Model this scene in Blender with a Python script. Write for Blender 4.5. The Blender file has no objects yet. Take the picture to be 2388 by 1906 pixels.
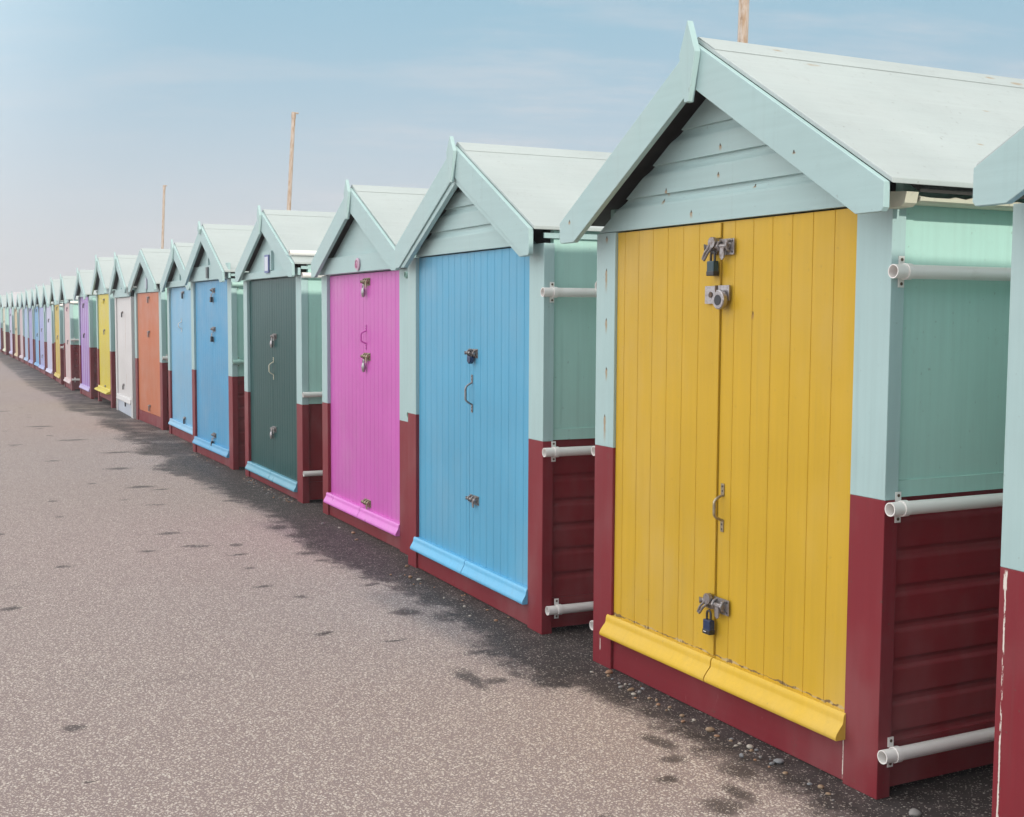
import bpy, bmesh, math, random
from mathutils import Vector, Matrix
random.seed(7)
R = math.radians
sc = bpy.context.scene
COL = sc.collection
# ------------------------------------------------------------------ helpers
class MB:
    """collects shapes and links them as ONE mesh object"""
    def __init__(s): s.v = []; s.f = []; s.m = []; s.sm = []
    def add(s, vs, fs, mi=0, smooth=False):
        o = len(s.v); s.v += [tuple(p) for p in vs]
        for f in fs: s.f.append([i+o for i in f]); s.m.append(mi); s.sm.append(smooth)
        return s
    def box(s, x0, x1, y0, y1, z0, z1, mi=0):
        v = [(x0,y0,z0),(x1,y0,z0),(x1,y1,z0),(x0,y1,z0),(x0,y0,z1),(x1,y0,z1),(x1,y1,z1),(x0,y1,z1)]
        return s.add(v, [(0,3,2,1),(4,5,6,7),(0,1,5,4),(1,2,6,5),(2,3,7,6),(3,0,4,7)], mi)
    def prism(s, poly, axis, a0, a1, mi=0, smooth=False):
        """poly of 2D points, extruded along axis 'x','y' or 'z'"""
        def P(p, a):
            return {'x': (a,p[0],p[1]), 'y': (p[0],a,p[1]), 'z': (p[0],p[1],a)}[axis]
        n = len(poly)
        s.add([P(p,a0) for p in poly]+[P(p,a1) for p in poly],
              [tuple(range(n)), tuple(range(2*n-1,n-1,-1))], mi)
        s.add([P(p,a0) for p in poly]+[P(p,a1) for p in poly],
              [(i,(i+1)%n,n+(i+1)%n,n+i) for i in range(n)], mi, smooth)
        return s
    def tube(s, path, r, seg=12, mi=0, caps=True):
        path = [Vector(p) for p in path]; rings = []
        rr = r if isinstance(r,(list,tuple)) else [r]*len(path)
        up = None
        for i,p in enumerate(path):
            t = (path[min(i+1,len(path)-1)]-path[max(i-1,0)]).normalized()
            if up is None:
                up = t.orthogonal().normalized()
            up = (up - t*up.dot(t)).normalized(); w = t.cross(up)
            rings.append([p+(up*math.cos(2*math.pi*k/seg)+w*math.sin(2*math.pi*k/seg))*rr[i] for k in range(seg)])
        vs = [q for g in rings for q in g]
        fs = [(i*seg+k, i*seg+(k+1)%seg, (i+1)*seg+(k+1)%seg, (i+1)*seg+k) for i in range(len(path)-1) for k in range(seg)]
        s.add(vs, fs, mi, True)
        if caps:
            n = (len(path)-1)*seg
            s.add(rings[0]+rings[-1], [tuple(range(seg-1,-1,-1)), tuple(range(seg,2*seg))], mi)
        return s
    def hollow(s, a, b, ro, ri, seg=24, mi=0):
        a=Vector(a); b=Vector(b); t=(b-a).normalized(); u=t.orthogonal().normalized(); w=t.cross(u)
        def ring(c,r): return [c+(u*math.cos(2*math.pi*k/seg)+w*math.sin(2*math.pi*k/seg))*r for k in range(seg)]
        vs = ring(a,ro)+ring(b,ro)+ring(b,ri)+ring(a,ri)
        fo=[]; fc=[]
        for q in range(4):
            for k in range(seg):
                f=(q*seg+k, q*seg+(k+1)%seg, ((q+1)%4)*seg+(k+1)%seg, ((q+1)%4)*seg+k)
                (fo if q in (0,2) else fc).append(f)
        s.add(vs, fo, mi, True); s.add(vs, fc, mi, False)
        return s
    def build(s, name, mats, parent=None, loc=None, rot=None, bevel=0):
        me = bpy.data.meshes.new(name)
        me.from_pydata(s.v, [], s.f)
        for m in (mats if isinstance(mats,(list,tuple)) else [mats]): me.materials.append(m)
        for p,mi,sm in zip(me.polygons, s.m, s.sm): p.material_index = mi; p.use_smooth = sm
        bm = bmesh.new(); bm.from_mesh(me)
        bmesh.ops.remove_doubles(bm, verts=bm.verts, dist=1e-5)
        bmesh.ops.recalc_face_normals(bm, faces=bm.faces)
        for e in bm.edges:
            if len(e.link_faces)==2 and e.calc_face_angle(0)>.62: e.smooth=False
        bm.to_mesh(me); bm.free(); me.update()
        o = bpy.data.objects.new(name, me); COL.objects.link(o)
        if parent: o.parent = parent
        if loc is not None: o.location = loc
        if rot is not None: o.rotation_euler = rot
        if bevel:
            b = o.modifiers.new('bevel','BEVEL'); b.width = bevel; b.segments = 2; b.limit_method='ANGLE'; b.angle_limit=R(40); b.harden_normals=False
        return o
def tag(o, label=None, cat=None, group=None, kind=None):
    if label: o['label']=label
    if cat: o['category']=cat
    if group: o['group']=group
    if kind: o['kind']=kind
    return o
def empty(name, loc, rz=0):
    o = bpy.data.objects.new(name, None); COL.objects.link(o); o.location=loc; o.rotation_euler=(0,0,rz); o.empty_display_size=.2
    return o
# ------------------------------------------------------------------ node helper
class NT:
    def __init__(s, tree): s.t=tree; s.n=tree.nodes; s.l=tree.links
    def node(s, typ, **kw):
        n=s.n.new(typ)
        for k,v in kw.items(): setattr(n,k,v)
        return n
    def set(s, sock, v):
        if isinstance(v, bpy.types.NodeSocket): s.l.new(v, sock)
        elif v is not None: sock.default_value = v
    def math(s, op, a, b=None, c=None, clamp=False):
        n=s.node('ShaderNodeMath', operation=op, use_clamp=clamp)
        for i,v in enumerate((a,b,c)):
            if v is not None: s.set(n.inputs[i], v)
        return n.outputs[0]
    def vmath(s, op, a, b=None):
        n=s.node('ShaderNodeVectorMath', operation=op)
        s.set(n.inputs[0], a)
        if b is not None: s.set(n.inputs[1], b)
        return n.outputs[1] if op in ('LENGTH','DISTANCE','DOT_PRODUCT') else n.outputs[0]
    def mix(s, fac, a, b, mode='MIX'):
        n=s.node('ShaderNodeMix', data_type='RGBA', blend_type=mode)
        s.set(n.inputs[0], fac)
        for i,v in ((6,a),(7,b)):
            if isinstance(v,(tuple,list)) and len(v)==3: v=(*v,1)
            s.set(n.inputs[i], v)
        return n.outputs[2]
    def noise(s, vec, scale, detail=3, rough=.5, dims='3D'):
        n=s.node('ShaderNodeTexNoise', noise_dimensions=dims)
        s.set(n.inputs['Vector'], vec); n.inputs['Scale'].default_value=scale; n.inputs['Detail'].default_value=detail; n.inputs['Roughness'].default_value=rough
        return n.outputs[0]
    def ramp(s, v, a, b, c=0., d=1., smooth=True):
        n=s.node('ShaderNodeMapRange', interpolation_type='SMOOTHSTEP' if smooth else 'LINEAR', clamp=True)
        for i,x in enumerate((v,a,b,c,d)): s.set(n.inputs[i], x)
        return n.outputs[0]
    def mapping(s, vec, scale=(1,1,1), loc=(0,0,0)):
        n=s.node('ShaderNodeMapping'); s.set(n.inputs[0],vec); n.inputs['Location'].default_value=loc; n.inputs['Scale'].default_value=scale
        return n.outputs[0]
    def bump(s, h, strength, dist):
        n=s.node('ShaderNodeBump'); n.inputs['Strength'].default_value=strength; n.inputs['Distance'].default_value=dist; s.set(n.inputs['Height'],h)
        return n.outputs[0]
def new_mat(name):
    m=bpy.data.materials.new(name); m.use_nodes=True; t=NT(m.node_tree); t.n.clear()
    out=t.node('ShaderNodeOutputMaterial'); b=t.node('ShaderNodeBsdfPrincipled'); t.l.new(b.outputs[0],out.inputs[0])
    return m,t,b
def paint(name, col, rough=.38, grain='z', marks=(), crack=None, chips=(), dirt=.05, scuff=0.0, coat=0.0, bump=.35, spec=.25, spots3=()):
    """brushed gloss paint on boards. marks: rust runs (x,z,len) in hut space; chips: (x0,x1,z0,z1) flaked pale areas; crack: z of flaked joint"""
    m,t,b=new_mat(name)
    co=t.node('ShaderNodeTexCoord').outputs['Object']
    sc_={'z':(30,30,1.2),'x':(1.2,30,30),'y':(30,1.2,30)}[grain]
    n1=t.noise(t.mapping(co,sc_),1.6,4,.6)
    n2=t.noise(co,2.2,3,.55)
    n3=t.noise(co,90,2,.5)
    f=t.math('ADD', t.math('MULTIPLY',t.math('SUBTRACT',n1,.5),.16), t.math('MULTIPLY',t.math('SUBTRACT',n2,.5),.22))
    val=t.math('ADD',f,1.0)
    base=t.mix(1.0,col,t.node('ShaderNodeCombineColor').outputs[0],'MULTIPLY')
    cc=t.n[-1] if False else None
    comb=[n for n in t.n if n.bl_idname=='ShaderNodeCombineColor'][-1]
    for i in range(3): t.set(comb.inputs[i],val)
    c=base
    fade=t.noise(t.mapping(co,(1.5,1.5,.7),(3,1,2)),1.3,4,.6)
    c=t.mix(t.ramp(fade,.42,.75,0,.11),c,(.62,.62,.60))
    c=t.mix(t.ramp(t.noise(t.mapping(co,(22,22,.5)),1.3,3,.7),.55,.8,0,.10),c,(.10,.09,.08))
    # faint dirt freckles and wear of their own shape
    dm=t.math('MULTIPLY',t.ramp(t.noise(co,14,5,.7),.60,.78),dirt*4,clamp=True)
    c=t.mix(dm,c,(.17,.13,.10))
    sp=t.math('MULTIPLY',t.ramp(t.noise(co,55,1,.5),.745,.77),min(1,dirt*9),clamp=True)
    c=t.mix(sp,c,(.10,.075,.06))
    if scuff:
        sn=t.math('MULTIPLY',t.ramp(t.noise(t.mapping(co,(9,9,3)),3,6,.75),.63,.70),scuff)
        c=t.mix(sn,c,(.60,.42,.40))
    sep=t.node('ShaderNodeSeparateXYZ'); t.l.new(co,sep.inputs[0]); X,Y,Z=sep.outputs
    wob=t.math('MULTIPLY',t.math('SUBTRACT',t.noise(co,45,2,.5),.5),.012)
    wx=t.math('ADD',X,wob)
    for (mx,mz,ln) in marks:
        dx=t.math('ABSOLUTE',t.math('SUBTRACT',wx,mx)); dz=t.math('SUBTRACT',mz,Z)
        run=t.math('MULTIPLY',t.ramp(dx,.004,.011,1,0),t.math('MULTIPLY',t.ramp(dz,0,.004),t.ramp(dz,ln*.3,ln,1,0)))
        c=t.mix(t.math('MULTIPLY',run,.75),c,(.36,.20,.07))
        dd=t.math('SQRT',t.math('ADD',t.math('POWER',t.math('MULTIPLY',dx,1.6),2),t.math('POWER',dz,2)))
        c=t.mix(t.ramp(dd,.004,.0075,1,0),c,(.05,.028,.015))
    if crack is not None:
        cz=t.math('ADD',Z,t.math('MULTIPLY',t.math('SUBTRACT',t.noise(co,24,4,.6),.5),.022))
        w=t.math('MULTIPLY',t.ramp(t.noise(t.mapping(co,(1,0,0)),9,2,.5),.40,.66),.0048)
        k=t.ramp(t.math('ABSOLUTE',t.math('SUBTRACT',cz,crack)),w,t.math('ADD',w,.0022),1,0)
        c=t.mix(k,c,t.mix(t.ramp(t.noise(co,38,2),.47,.55),(.20,.13,.06),(.52,.40,.20)))
    for (x0,x1,z0,z1) in chips:
        nn=t.noise(t.mapping(co,(60,60,16)),1,4,.65)
        cx=t.math('ABSOLUTE',t.math('SUBTRACT',t.math('ADD',X,t.math('MULTIPLY',t.math('SUBTRACT',nn,.5),.010)),(x0+x1)/2))
        k=t.math('MULTIPLY',t.ramp(cx,(x1-x0)/2,(x1-x0)/2+.0015,1,0),t.math('MULTIPLY',t.ramp(Z,z0,z0+.01),t.ramp(Z,z1-.01,z1,1,0)))
        k=t.math('MULTIPLY',k,t.ramp(nn,.45,.50))
        c=t.mix(k,c,(.74,.68,.62))
    for (x_,y_,z_,r_) in spots3:
        dv=t.vmath('MULTIPLY',t.vmath('SUBTRACT',co,(x_,y_,z_)),(1,.35,.6))
        l_=t.math('ADD',t.vmath('LENGTH',dv),t.math('MULTIPLY',t.math('SUBTRACT',t.noise(co,40,3,.6),.5),r_*.9))
        c=t.mix(t.math('MULTIPLY',t.ramp(l_,r_*.4,r_,1,0),.7),c,(.34,.23,.12))
    t.set(b.inputs['Base Color'],c)
    t.set(b.inputs['Roughness'],t.ramp(n2,.3,.7,rough-.06,rough+.1))
    b.inputs['Specular IOR Level'].default_value=spec
    if coat: b.inputs['Coat Weight'].default_value=coat; b.inputs['Coat Roughness'].default_value=.22
    h=t.math('ADD',t.math('MULTIPLY',n1,.7),t.math('MULTIPLY',n3,.3))
    nb=t.bump(h,bump,.0016)
    if name.endswith('felt_paint') or name.endswith('roof_felt'):
        wr=t.noise(t.mapping(co,(3.2,1.1,3.2)),1.6,5,.55)
        n2_=t.node('ShaderNodeBump'); n2_.inputs['Strength'].default_value=.55; n2_.inputs['Distance'].default_value=.012; t.set(n2_.inputs['Height'],wr); t.l.new(nb,n2_.inputs['Normal']); nb=n2_.outputs[0]
    t.set(b.inputs['Normal'],nb)
    return m
def metal(name, col, rough=.42, met=.85, rust=.4):
    m,t,b=new_mat(name); co=t.node('ShaderNodeTexCoord').outputs['Object']
    n=t.ramp(t.noise(co,60,4,.65),.46,.68)
    c=t.mix(t.math('MULTIPLY',n,rust),col,(.20,.105,.055))
    c=t.mix(t.math('MULTIPLY',t.ramp(t.noise(co,150,2),.5,.62),.35),c,(.13,.12,.12))
    t.set(b.inputs['Base Color'],c); b.inputs['Metallic'].default_value=met
    t.set(b.inputs['Roughness'],t.ramp(n,0,1,rough,rough+.3)); t.set(b.inputs['Normal'],t.bump(t.noise(co,200,2),.3,.001))
    return m
def plastic(name, col, rough=.4, var=.06):
    m,t,b=new_mat(name); co=t.node('ShaderNodeTexCoord').outputs['Object']
    n=t.noise(co,12,4,.6)
    c=t.mix(t.ramp(n,.55,.75,0,var*3),col,(col[0]*.6,col[1]*.55,col[2]*.48))
    t.set(b.inputs['Base Color'],c); b.inputs['Roughness'].default_value=rough
    t.set(b.inputs['Normal'],t.bump(t.noise(co,80,2),.15,.001))
    return m
# ------------------------------------------------------------------ materials
MINT_C=(.395,.55,.55)
RED_C=(.215,.020,.030)
MINT=paint('mint_paint',MINT_C,.45,'z',dirt=.02)
MINT_X=paint('mint_board_paint',MINT_C,.45,'x',dirt=.02)
ROOF=paint('roof_felt_paint',(.445,.495,.49),.62,'y',dirt=.03)
ROOF_G=paint('grey_roof_felt',(.52,.50,.52),.65,'y',dirt=.03)
ROOF1=paint('rust_spotted_roof_felt',(.445,.495,.49),.62,'y',dirt=.04,spots3=[(.995,.30,2.42,.018),(.90,.22,2.475,.012),(.90,1.30,2.475,.015),(.93,1.42,2.46,.02),(1.25,.9,2.26,.010),(1.55,.55,2.08,.010)])
MINT_S=paint('mint_side_light_tint',(.44,.68,.62),.45,'z',dirt=.025)  # mint made greener and lighter, side light put into the colour
RED=paint('red_paint',RED_C,.42,'z',dirt=.02)
RED_Y=paint('red_board_paint',(.24,.016,.024),.42,'y',dirt=.02)
RED_X=paint('red_plinth_paint',RED_C,.42,'x',dirt=.03,scuff=.12)
WHITE_P=plastic('white_pipe_plastic',(.86,.83,.80),.34)
MINT_P=plastic('mint_pipe_plastic',(.40,.60,.54),.4)
GALV=metal('galvanised_metal',(.34,.32,.32),.42,.75,.5)
BRASS=metal('tarnished_brass',(.42,.36,.25),.4,.8,.35)
CHROME=metal('steel',(.42,.40,.41),.30,.9,.12)
DARKM=metal('dark_iron',(.05,.05,.055),.4,.6,.2)
BLACKP=plastic('black_padlock_case',(.018,.020,.026),.35)
TEALP=plastic('teal_padlock_case',(.010,.045,.06),.35)
BLUEP=plastic('blue_padlock_case',(.010,.028,.09),.35)
SCREW=plastic('screw_hole',(.10,.06,.035),.6)
DARK=plastic('dark_gap',(.03,.028,.026),.8)
SOFFIT=paint('painted_soffit_shade',(.055,.055,.050),.8,'y',dirt=.05)  # dark colour paints the shade under the roof overhang
CREAMP=paint('cream_flaking_paint',(.62,.60,.48),.6,'y',dirt=.12,scuff=.5)
# ------------------------------------------------------------------ hut builder
SHIP=[(.014,0.0),(.0138,.005),(.0125,.014),(.008,.025),(.002,.034),(0,.039)]   # scooped top of a shiplap board: (depth, drop below the seam)
def board_door(mb, x0, x1, z0, z1, y0, y1, pitch, first, g=.0045, gd=.0032, flat=False):
    """one leaf of vertical matchboard: V grooves run the height of the door"""
    pts=[(x0,y0)]; x=first
    if not flat:
        while x < x1-.012:
            if x > x0+.012: pts += [(x-g/2,y0),(x,y0+gd),(x+g/2,y0)]
            x += pitch
    pts += [(x1,y0),(x1,y1),(x0,y1)]
    mb.prism(pts,'z',z0,z1)
def make_bolt(parent, x, z, y, mat, style=0, s=1.0):
    mb=MB()
    if style==2:    # hasp: two plates, hinge, staple
        mb.box(x-.072*s,x-.012*s,y-.004,y-.0003,z-.027*s,z+.027*s)
        mb.tube([(x-.042*s,y-.007,z),(x-.042*s,y-.003,z)],.009*s,12,1)
        mb.tube([(x-.010*s,y-.006,z-.028*s),(x-.010*s,y-.006,z+.028*s)],.006*s,10,1)
        mb.box(x-.003*s,x+.052*s,y-.007,y-.0005,z-.018*s,z+.028*s)
        mb.tube([(x+.012*s,y-.006,z+.010*s),(x+.012*s,y-.022,z+.010*s),(x+.012*s,y-.026,z+.002*s),(x+.012*s,y-.022,z-.008*s),(x+.012*s,y-.006,z-.008*s)],.0045*s,8,0)
    else:
        mb.box(x+.004*s,x+.078*s,y-.003,y-.0003,z-.026*s,z+.022*s)           # back plate
        mb.box(x-.040*s,x-.006*s,y-.003,y-.0003,z-.022*s,z+.022*s)           # keeper plate
        mb.tube([(x-.046*s,y-.012,z),(x+.062*s,y-.012,z)],.0072*s,10)         # bolt bar
        for bx in (-.025,.016,.058):                                          # staples over the bar
            mb.tube([(x+bx*s,y-.001,z-.016*s),(x+bx*s,y-.014,z-.012*s),(x+bx*s,y-.0215,z),(x+bx*s,y-.014,z+.012*s),(x+bx*s,y-.001,z+.016*s)],.0045*s,8)
        mb.tube([(x-.046*s,y-.012,z),(x-.052*s,y-.020,z-.001)],[.008*s,.011*s],10)
        mb.prism([(x+.026*s,z+.006*s),(x+.044*s,z+.004*s),(x+.046*s,z-.034*s),(x+.036*s,z-.042*s),(x+.026*s,z-.034*s)],'y',y-.019,y-.014)   # hasp tongue
        if style==1:   # round knuckle and swinging loop
            mb.tube([(x-.010*s,y-.012,z+.012*s),(x-.010*s,y-.026,z+.012*s)],.017*s,16)
            mb.tube([(x-.018*s,y-.024,z+.004*s),(x-.040*s,y-.026,z-.016*s),(x-.052*s,y-.026,z-.036*s),(x-.045*s,y-.026,z-.040*s),(x-.026*s,y-.026,z-.018*s),(x-.008*s,y-.024,z-.004*s)],.0042*s,8)
        for sx,sz in ((.012,.014),(.070,.014),(.070,-.018),(-.034,.015),(-.034,-.015)):
            mb.tube([(x+sx*s,y-.0045,z+sz*s),(x+sx*s,y-.002,z+sz*s)],.0035*s,8,1)
    return mb.build('bolt' if style!=2 else 'hasp',[mat,SCREW if style==2 else DARKM],parent)
def make_handle(parent, x, z, y, h, mat):
    mb=MB(); a=h/2
    mb.box(x-.009,x+.009,y-.004,y-.0004,z+a-.045,z+a); mb.box(x-.009,x+.009,y-.004,y-.0004,z-a,z-a+.045)
    pts=[]; 
    for k in range(13):
        q=k/12; zz=z+(a-.042)-(2*a-.084)*q; yy=y-.003-.036*min(1,math.sin(math.pi*q)*1.6)**.8
        pts.append((x,yy,zz))
    mb.tube(pts,[.005+.0012*math.sin(math.pi*k/12) for k in range(13)],10)
    for zz in (a-.010,a-.027,-a+.010,-a+.027): mb.tube([(x,y-.0055,z+zz),(x,y-.003,z+zz)],.0032,8,1)
    return mb.build('handle',[mat,DARKM],parent)
def make_padlock(loc_m, x, z, y, style, label, s=1.0):
    """a padlock hangs from its bolt: a thing of its own. loc_m = matrix of the hut"""
    p=loc_m@Vector((x,y,z)); rz=loc_m.to_euler().z
    root=empty('padlock',p,rz); tag(root,label,'padlock','padlocks on the beach hut doors')
    if style=='disc':
        b=MB(); b.tube([(.016,-.011,-.012),(.016,-.008,-.012),(.016,.008,-.012),(.016,.011,-.012)],[.030*s,.0335*s,.0335*s,.030*s],28)
        b.tube([(.016,-.0125,-.012),(.016,-.0108,-.012)],.0195*s,24,1)
        b.build('body',[CHROME,BLACKP],root,rot=None)
        MB().tube([(.000,-.001,.010),(.004,-.001,.018),(.016,-.001,.023),(.028,-.001,.018),(.032,-.001,.008)],.0045*s,8).build('shackle',CHROME,root)
        return root
    if style=='oval':
        b=MB()
        for (zz,r0) in ((0,1),):
            path=[]; rr=[]
            for k in range(9):
                q=k/8; path.append((0,0,-.012*s-.062*s*q)); rr.append(.020*s*(math.sin(math.pi*(.12+.80*q))**.6))
            b.tube(path,rr,16)
        o=b.build('body',CHROME,root); o.scale=(1,.7,1)
    elif style=='tri':
        b=MB(); b.prism([(-.022*s,-.018*s),(.020*s,-.026*s),(.016*s,-.050*s),(-.002*s,-.062*s),(-.024*s,-.048*s)],'y',-.014*s,.010*s)
        b.build('body',BLUEP,root,bevel=.003)
    else:
        case={'teal':TEALP,'blue':BLUEP,'black':BLACKP,'silver':CHROME}[style]
        b=MB(); b.box(-.021*s,.021*s,-.012*s,.012*s,-.072*s,-.022*s)
        b.box(-.0225*s,.0225*s,-.0135*s,.0135*s,-.076*s,-.058*s,1)
        b.build('body',[case,BLACKP if style!='silver' else CHROME],root,bevel=.003*s)
        if style=='blue':
            MB().box(-.014*s,.002*s,-.0143*s,-.0138*s,-.067*s,-.0645*s).build('marking',WHITE_P,root)
    MB().tube([(-.012*s,0,-.03*s),(-.012*s,0,0),(-.009*s,0,.008*s),(0,0,.012*s),(.009*s,0,.008*s),(.012*s,0,0),(.012*s,0,-.03*s)],.0042*s,8).build('shackle',CHROME if style in('oval','silver','black') else DARKM,root)
    return root
def make_pipe(parent, wx, side, z, d0, d1, mat, clipd=.075, r=.0215, name='pipe'):
    """side=+1: on the near (right) wall at x=wx, -1: on the far wall"""
    cx=wx+side*(r+.0045)
    mb=MB(); mb.hollow((cx,d0,z),(cx,d1,z),r,r-.0032)
    pipe=mb.build(name,mat,parent)
    if clipd is not None:
        k=MB(); k.hollow((cx,d0+clipd,z),(cx,d0+clipd+.022,z),r+.0035,r+.0002,24)
        for sg in (1,-1):
            k.box(*sorted((wx+side*.0006,wx+side*.0040)),d0+clipd,d0+clipd+.022,*sorted((z+sg*(r-.004),z+sg*(r+.026))))
            q=sorted((wx+side*.0040,wx+side*.0052))
            k.tube([(q[0],d0+clipd+.011,z+sg*(r+.015)),(q[1],d0+clipd+.011,z+sg*(r+.015))],.0052,10,1)
        k.build('clip',[WHITE_P if mat is WHITE_P else mat,SCREW],pipe)
    return pipe
def make_hut(H):
    W=H['W']; zb=H.get('zb',.85); zd=H.get('zd',1.82); pk=H.get('pk',2.38); ev=H.get('ev',1.90)
    off=H.get('off',.06); ov=H.get('ov',0.); D=H.get('D',2.3); near=H.get('near',False)
    th=H.get('th',0.); rz=th-math.pi/2
    root=empty('beach_hut',(*H['L'],0),rz); tag(root,H['label'],'beach hut','beach huts in a row along the promenade')
    M=Matrix.Translation((*H['L'],0))@Matrix.Rotation(rz,4,'Z')
    mint=H.get('mint',MINT); mintx=H.get('mintx',MINT_X); bv=.0022 if near else 0
    jl=H.get('jl',.137); jr=H.get('jr',.157); lift=H.get('lift',0.)
    xc=W/2; half=W/2+ov; s=(pk-ev)/half
    line=lambda x: pk-s*abs(x-xc)
    postm=[H.get('postmat',mint),H.get('postred',RED)]
    # posts, mint above and red below
    for (a,b_) in ((0,jl-.002),(W-jr+.002,W)):
        z=zb+(random.uniform(-.006,.006) if near else 0)
        mb=MB(); mb.box(a,b_,0,.055,0.0,z,1); mb.box(a,b_,0,.055,z+.0001,zd-.002,0)
        mb.build('front_post',postm,root,bevel=bv)
    # gable above the doors
    gap=H.get('gap',.135); gt=H.get('gable','flat'); mb=MB(); gm=H.get('gmat',mintx)
    prof=[(zd,-.002)]
    if gt=='ship':
        zz=zd+.124
        while zz<pk-gap-.05:
            prof.append((zz-.042,-.002))
            for (dy,dr) in reversed(SHIP[:-1]): prof.append((zz-dr,-.002+dy))
            prof.append((zz+.0015,-.002)); zz+=.1145
    top=pk-gap-.028
    zs=[p for p in prof if p[0]<top-.01]+[(top,-.002)]
    zside=line(0)-gap
    rows=[]
    brk=[(zside,None)]
    allz=[]
    for p in zs: allz.append(p)
    # add the eaves break so the outline follows the roof
    for i in range(len(allz)-1):
        if allz[i][0]<zside<allz[i+1][0]:
            q=(zside-allz[i][0])/(allz[i+1][0]-allz[i][0]); allz.insert(i+1,(zside,allz[i][1]+(allz[i+1][1]-allz[i][1])*q)); break
    vs=[];fs=[]
    for (z,y) in allz:
        hx=min(W/2,(pk-gap-z)/s if z>zside else W/2); hx=max(hx,.002)
        vs+= [(xc-hx,y,z),(xc+hx,y,z)]
    for i in range(len(allz)-1): fs.append((2*i,2*i+1,2*i+3,2*i+2))
    mb.add(vs,fs)
    nb=len(allz)
    vb=[(v[0],.03,v[2]) for v in vs]; mb.add(vb,[(2*i+1,2*i,2*i+2,2*i+3) for i in range(nb-1)])
    mb.add([vs[0],vs[1],vb[0],vb[1]],[(0,2,3,1)])
    mb.build('gable',gm,root)
    if H.get('beam'):
        h0,h1=H['beam']; MB().box(.004,W-.004,-.024,-.0025,h0,h1).build('header_beam',mintx,root,bevel=bv)
    if H.get('batten'):
        MB().box(xc-.022,xc+.022,-.018,-.0028,zd+(H['beam'][1]-zd if H.get('beam') else .0)+.001,pk-.155).build('batten',mint,root)
    # doors
    xm=H.get('xm',(jl+W-jr)/2); dy=H.get('dy',.02); zs_=H.get('sill',.15)
    dm=H['door']; dm2=H.get('door2',dm); smat=H.get('smat',dm); pitch=H.get('pitch',.09)
    sills=H.get('sills',True); zbot=(zs_+.02) if sills else H.get('dbot',.07)
    leaves=[]
    for li,(a,b_,first,mm) in enumerate(((jl,xm-.0018,jl+H.get('f0',.02),dm),(xm+.0018,W-jr,xm+H.get('f1',.055),dm2))):
        mb=MB()
        if H.get('stripes'):
            n=H['stripes']; ws=(b_-a)/n
            for k in range(n): mb.prism([(a+k*ws,dy),(a+(k+1)*ws-.002,dy),(a+(k+1)*ws-.002,.05),(a+k*ws,.05)],'z',zbot,zd-.006,(k+li)%2)
            d=mb.build('door',[dm,H['stripe2']],root)
        else:
            board_door(mb,a,b_,zbot,zd-.006,dy,.052,pitch,first,flat=H.get('flatdoor',False))
            d=mb.build('door',mm,root,bevel=0)
        leaves.append(d)
        if sills:
            p=H.get('sp',.024)
            hs=H.get('sh',.074)/.086; prof=[(dy-.0006,zs_+.083*hs),(min(dy-.010,-.001),zs_+.083*hs),(-.006,zs_+.078*hs),(-.0095,zs_+.068*hs),(-.0095,zs_+.058*hs),(-.012,zs_+.048*hs),(-.006-p*.55,zs_+.034*hs),(-.006-p*.86,zs_+.020*hs),(-.006-p,zs_+.009*hs),(-.006-p,zs_+.002),(-.003-p,zs_-.003),(dy-.0006,zs_-.003)]
            e0,e1=H.get('sext',(.022,.006))
            aa,bb=(a-e0,b_-.0015) if li==0 else (a+.0015,b_+e1)
            mb=MB(); mb.prism(prof,'x',aa,bb,0,True)
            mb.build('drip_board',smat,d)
    if H.get('cover'):
        for (z0,z1) in H['cover']: MB().box(xm-.045,xm-.0025,dy-.008,dy-.0004,z0,z1).build('cover_strip',dm,leaves[0],bevel=bv)
    # red plinth board
    if H.get('plinth',True):
        MB().box(jl-.001,W-jr+.001,.012,.045,.003+lift,zbot-.004 if sills else zbot-.003).build('base_board',H.get('pmat',RED_X),root,bevel=bv)
    # side walls, back
    zt=lambda x: line(x)-.012
    for sgn in (1,-1):
        X=lambda d: (W-d) if sgn>0 else d
        xa,xb=sorted((X(.020),X(.050)))
        mb=MB(); ztop=zt(X(.020))-.002
        if H.get('side','sheet')=='sheet' or sgn<0:
            mb.box(xa,xb,.057,D,zb+.004,ztop)
            x0,x1=sorted((X(.012),X(.0202))); mb.box(x0,x1,.0575,D,zb,zb+.052)
            x0,x1=sorted((X(.016),X(.0202))); mb.box(x0,x1,.0575,.10,zb+.053,ztop-.004)
        else:
            mb.box(xa,xb,.057,D,zb+.0,ztop)
            q=H['sidew']; x0,x1=sorted((X(.006),X(.0202))); mb.box(x0,x1,.0575,q,zb+.0002,ztop-.004)
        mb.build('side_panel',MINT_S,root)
        mb=MB(); xo=X(.026); prof=[(xo,zb-.001)]; zz=zb-.001
        if H.get('side','sheet')=='sheet':
            zz=zb-.045
            while zz>.19:
                prof.append((xo,zz+.0015))
                for (dx,dr) in SHIP: prof.append((xo-sgn*dx,zz-dr))
                zz-=.117
        prof+= [(xo,.166),(X(.06),.166),(X(.06),zb-.001)]
        mb.prism(prof,'y',.057,D)
        x0,x1=sorted((X(.022),X(.06))); mb.box(x0,x1,.057,D,.022+lift,.165)
        mb.build('side_cladding',RED_Y,root)
    MB().box(.051,W-.051,D-.03,D-.001,.03,line(0)-.03).add([(.051,D-.012,line(0)-.03),(W-.051,D-.012,line(0)-.03),(xc,D-.012,pk-.03)],[(0,1,2)]).build('back_wall',mint,root)
    # roof
    roofm=H.get('roof',ROOF)
    mb=MB(); t=.017
    he=half+.012
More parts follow.
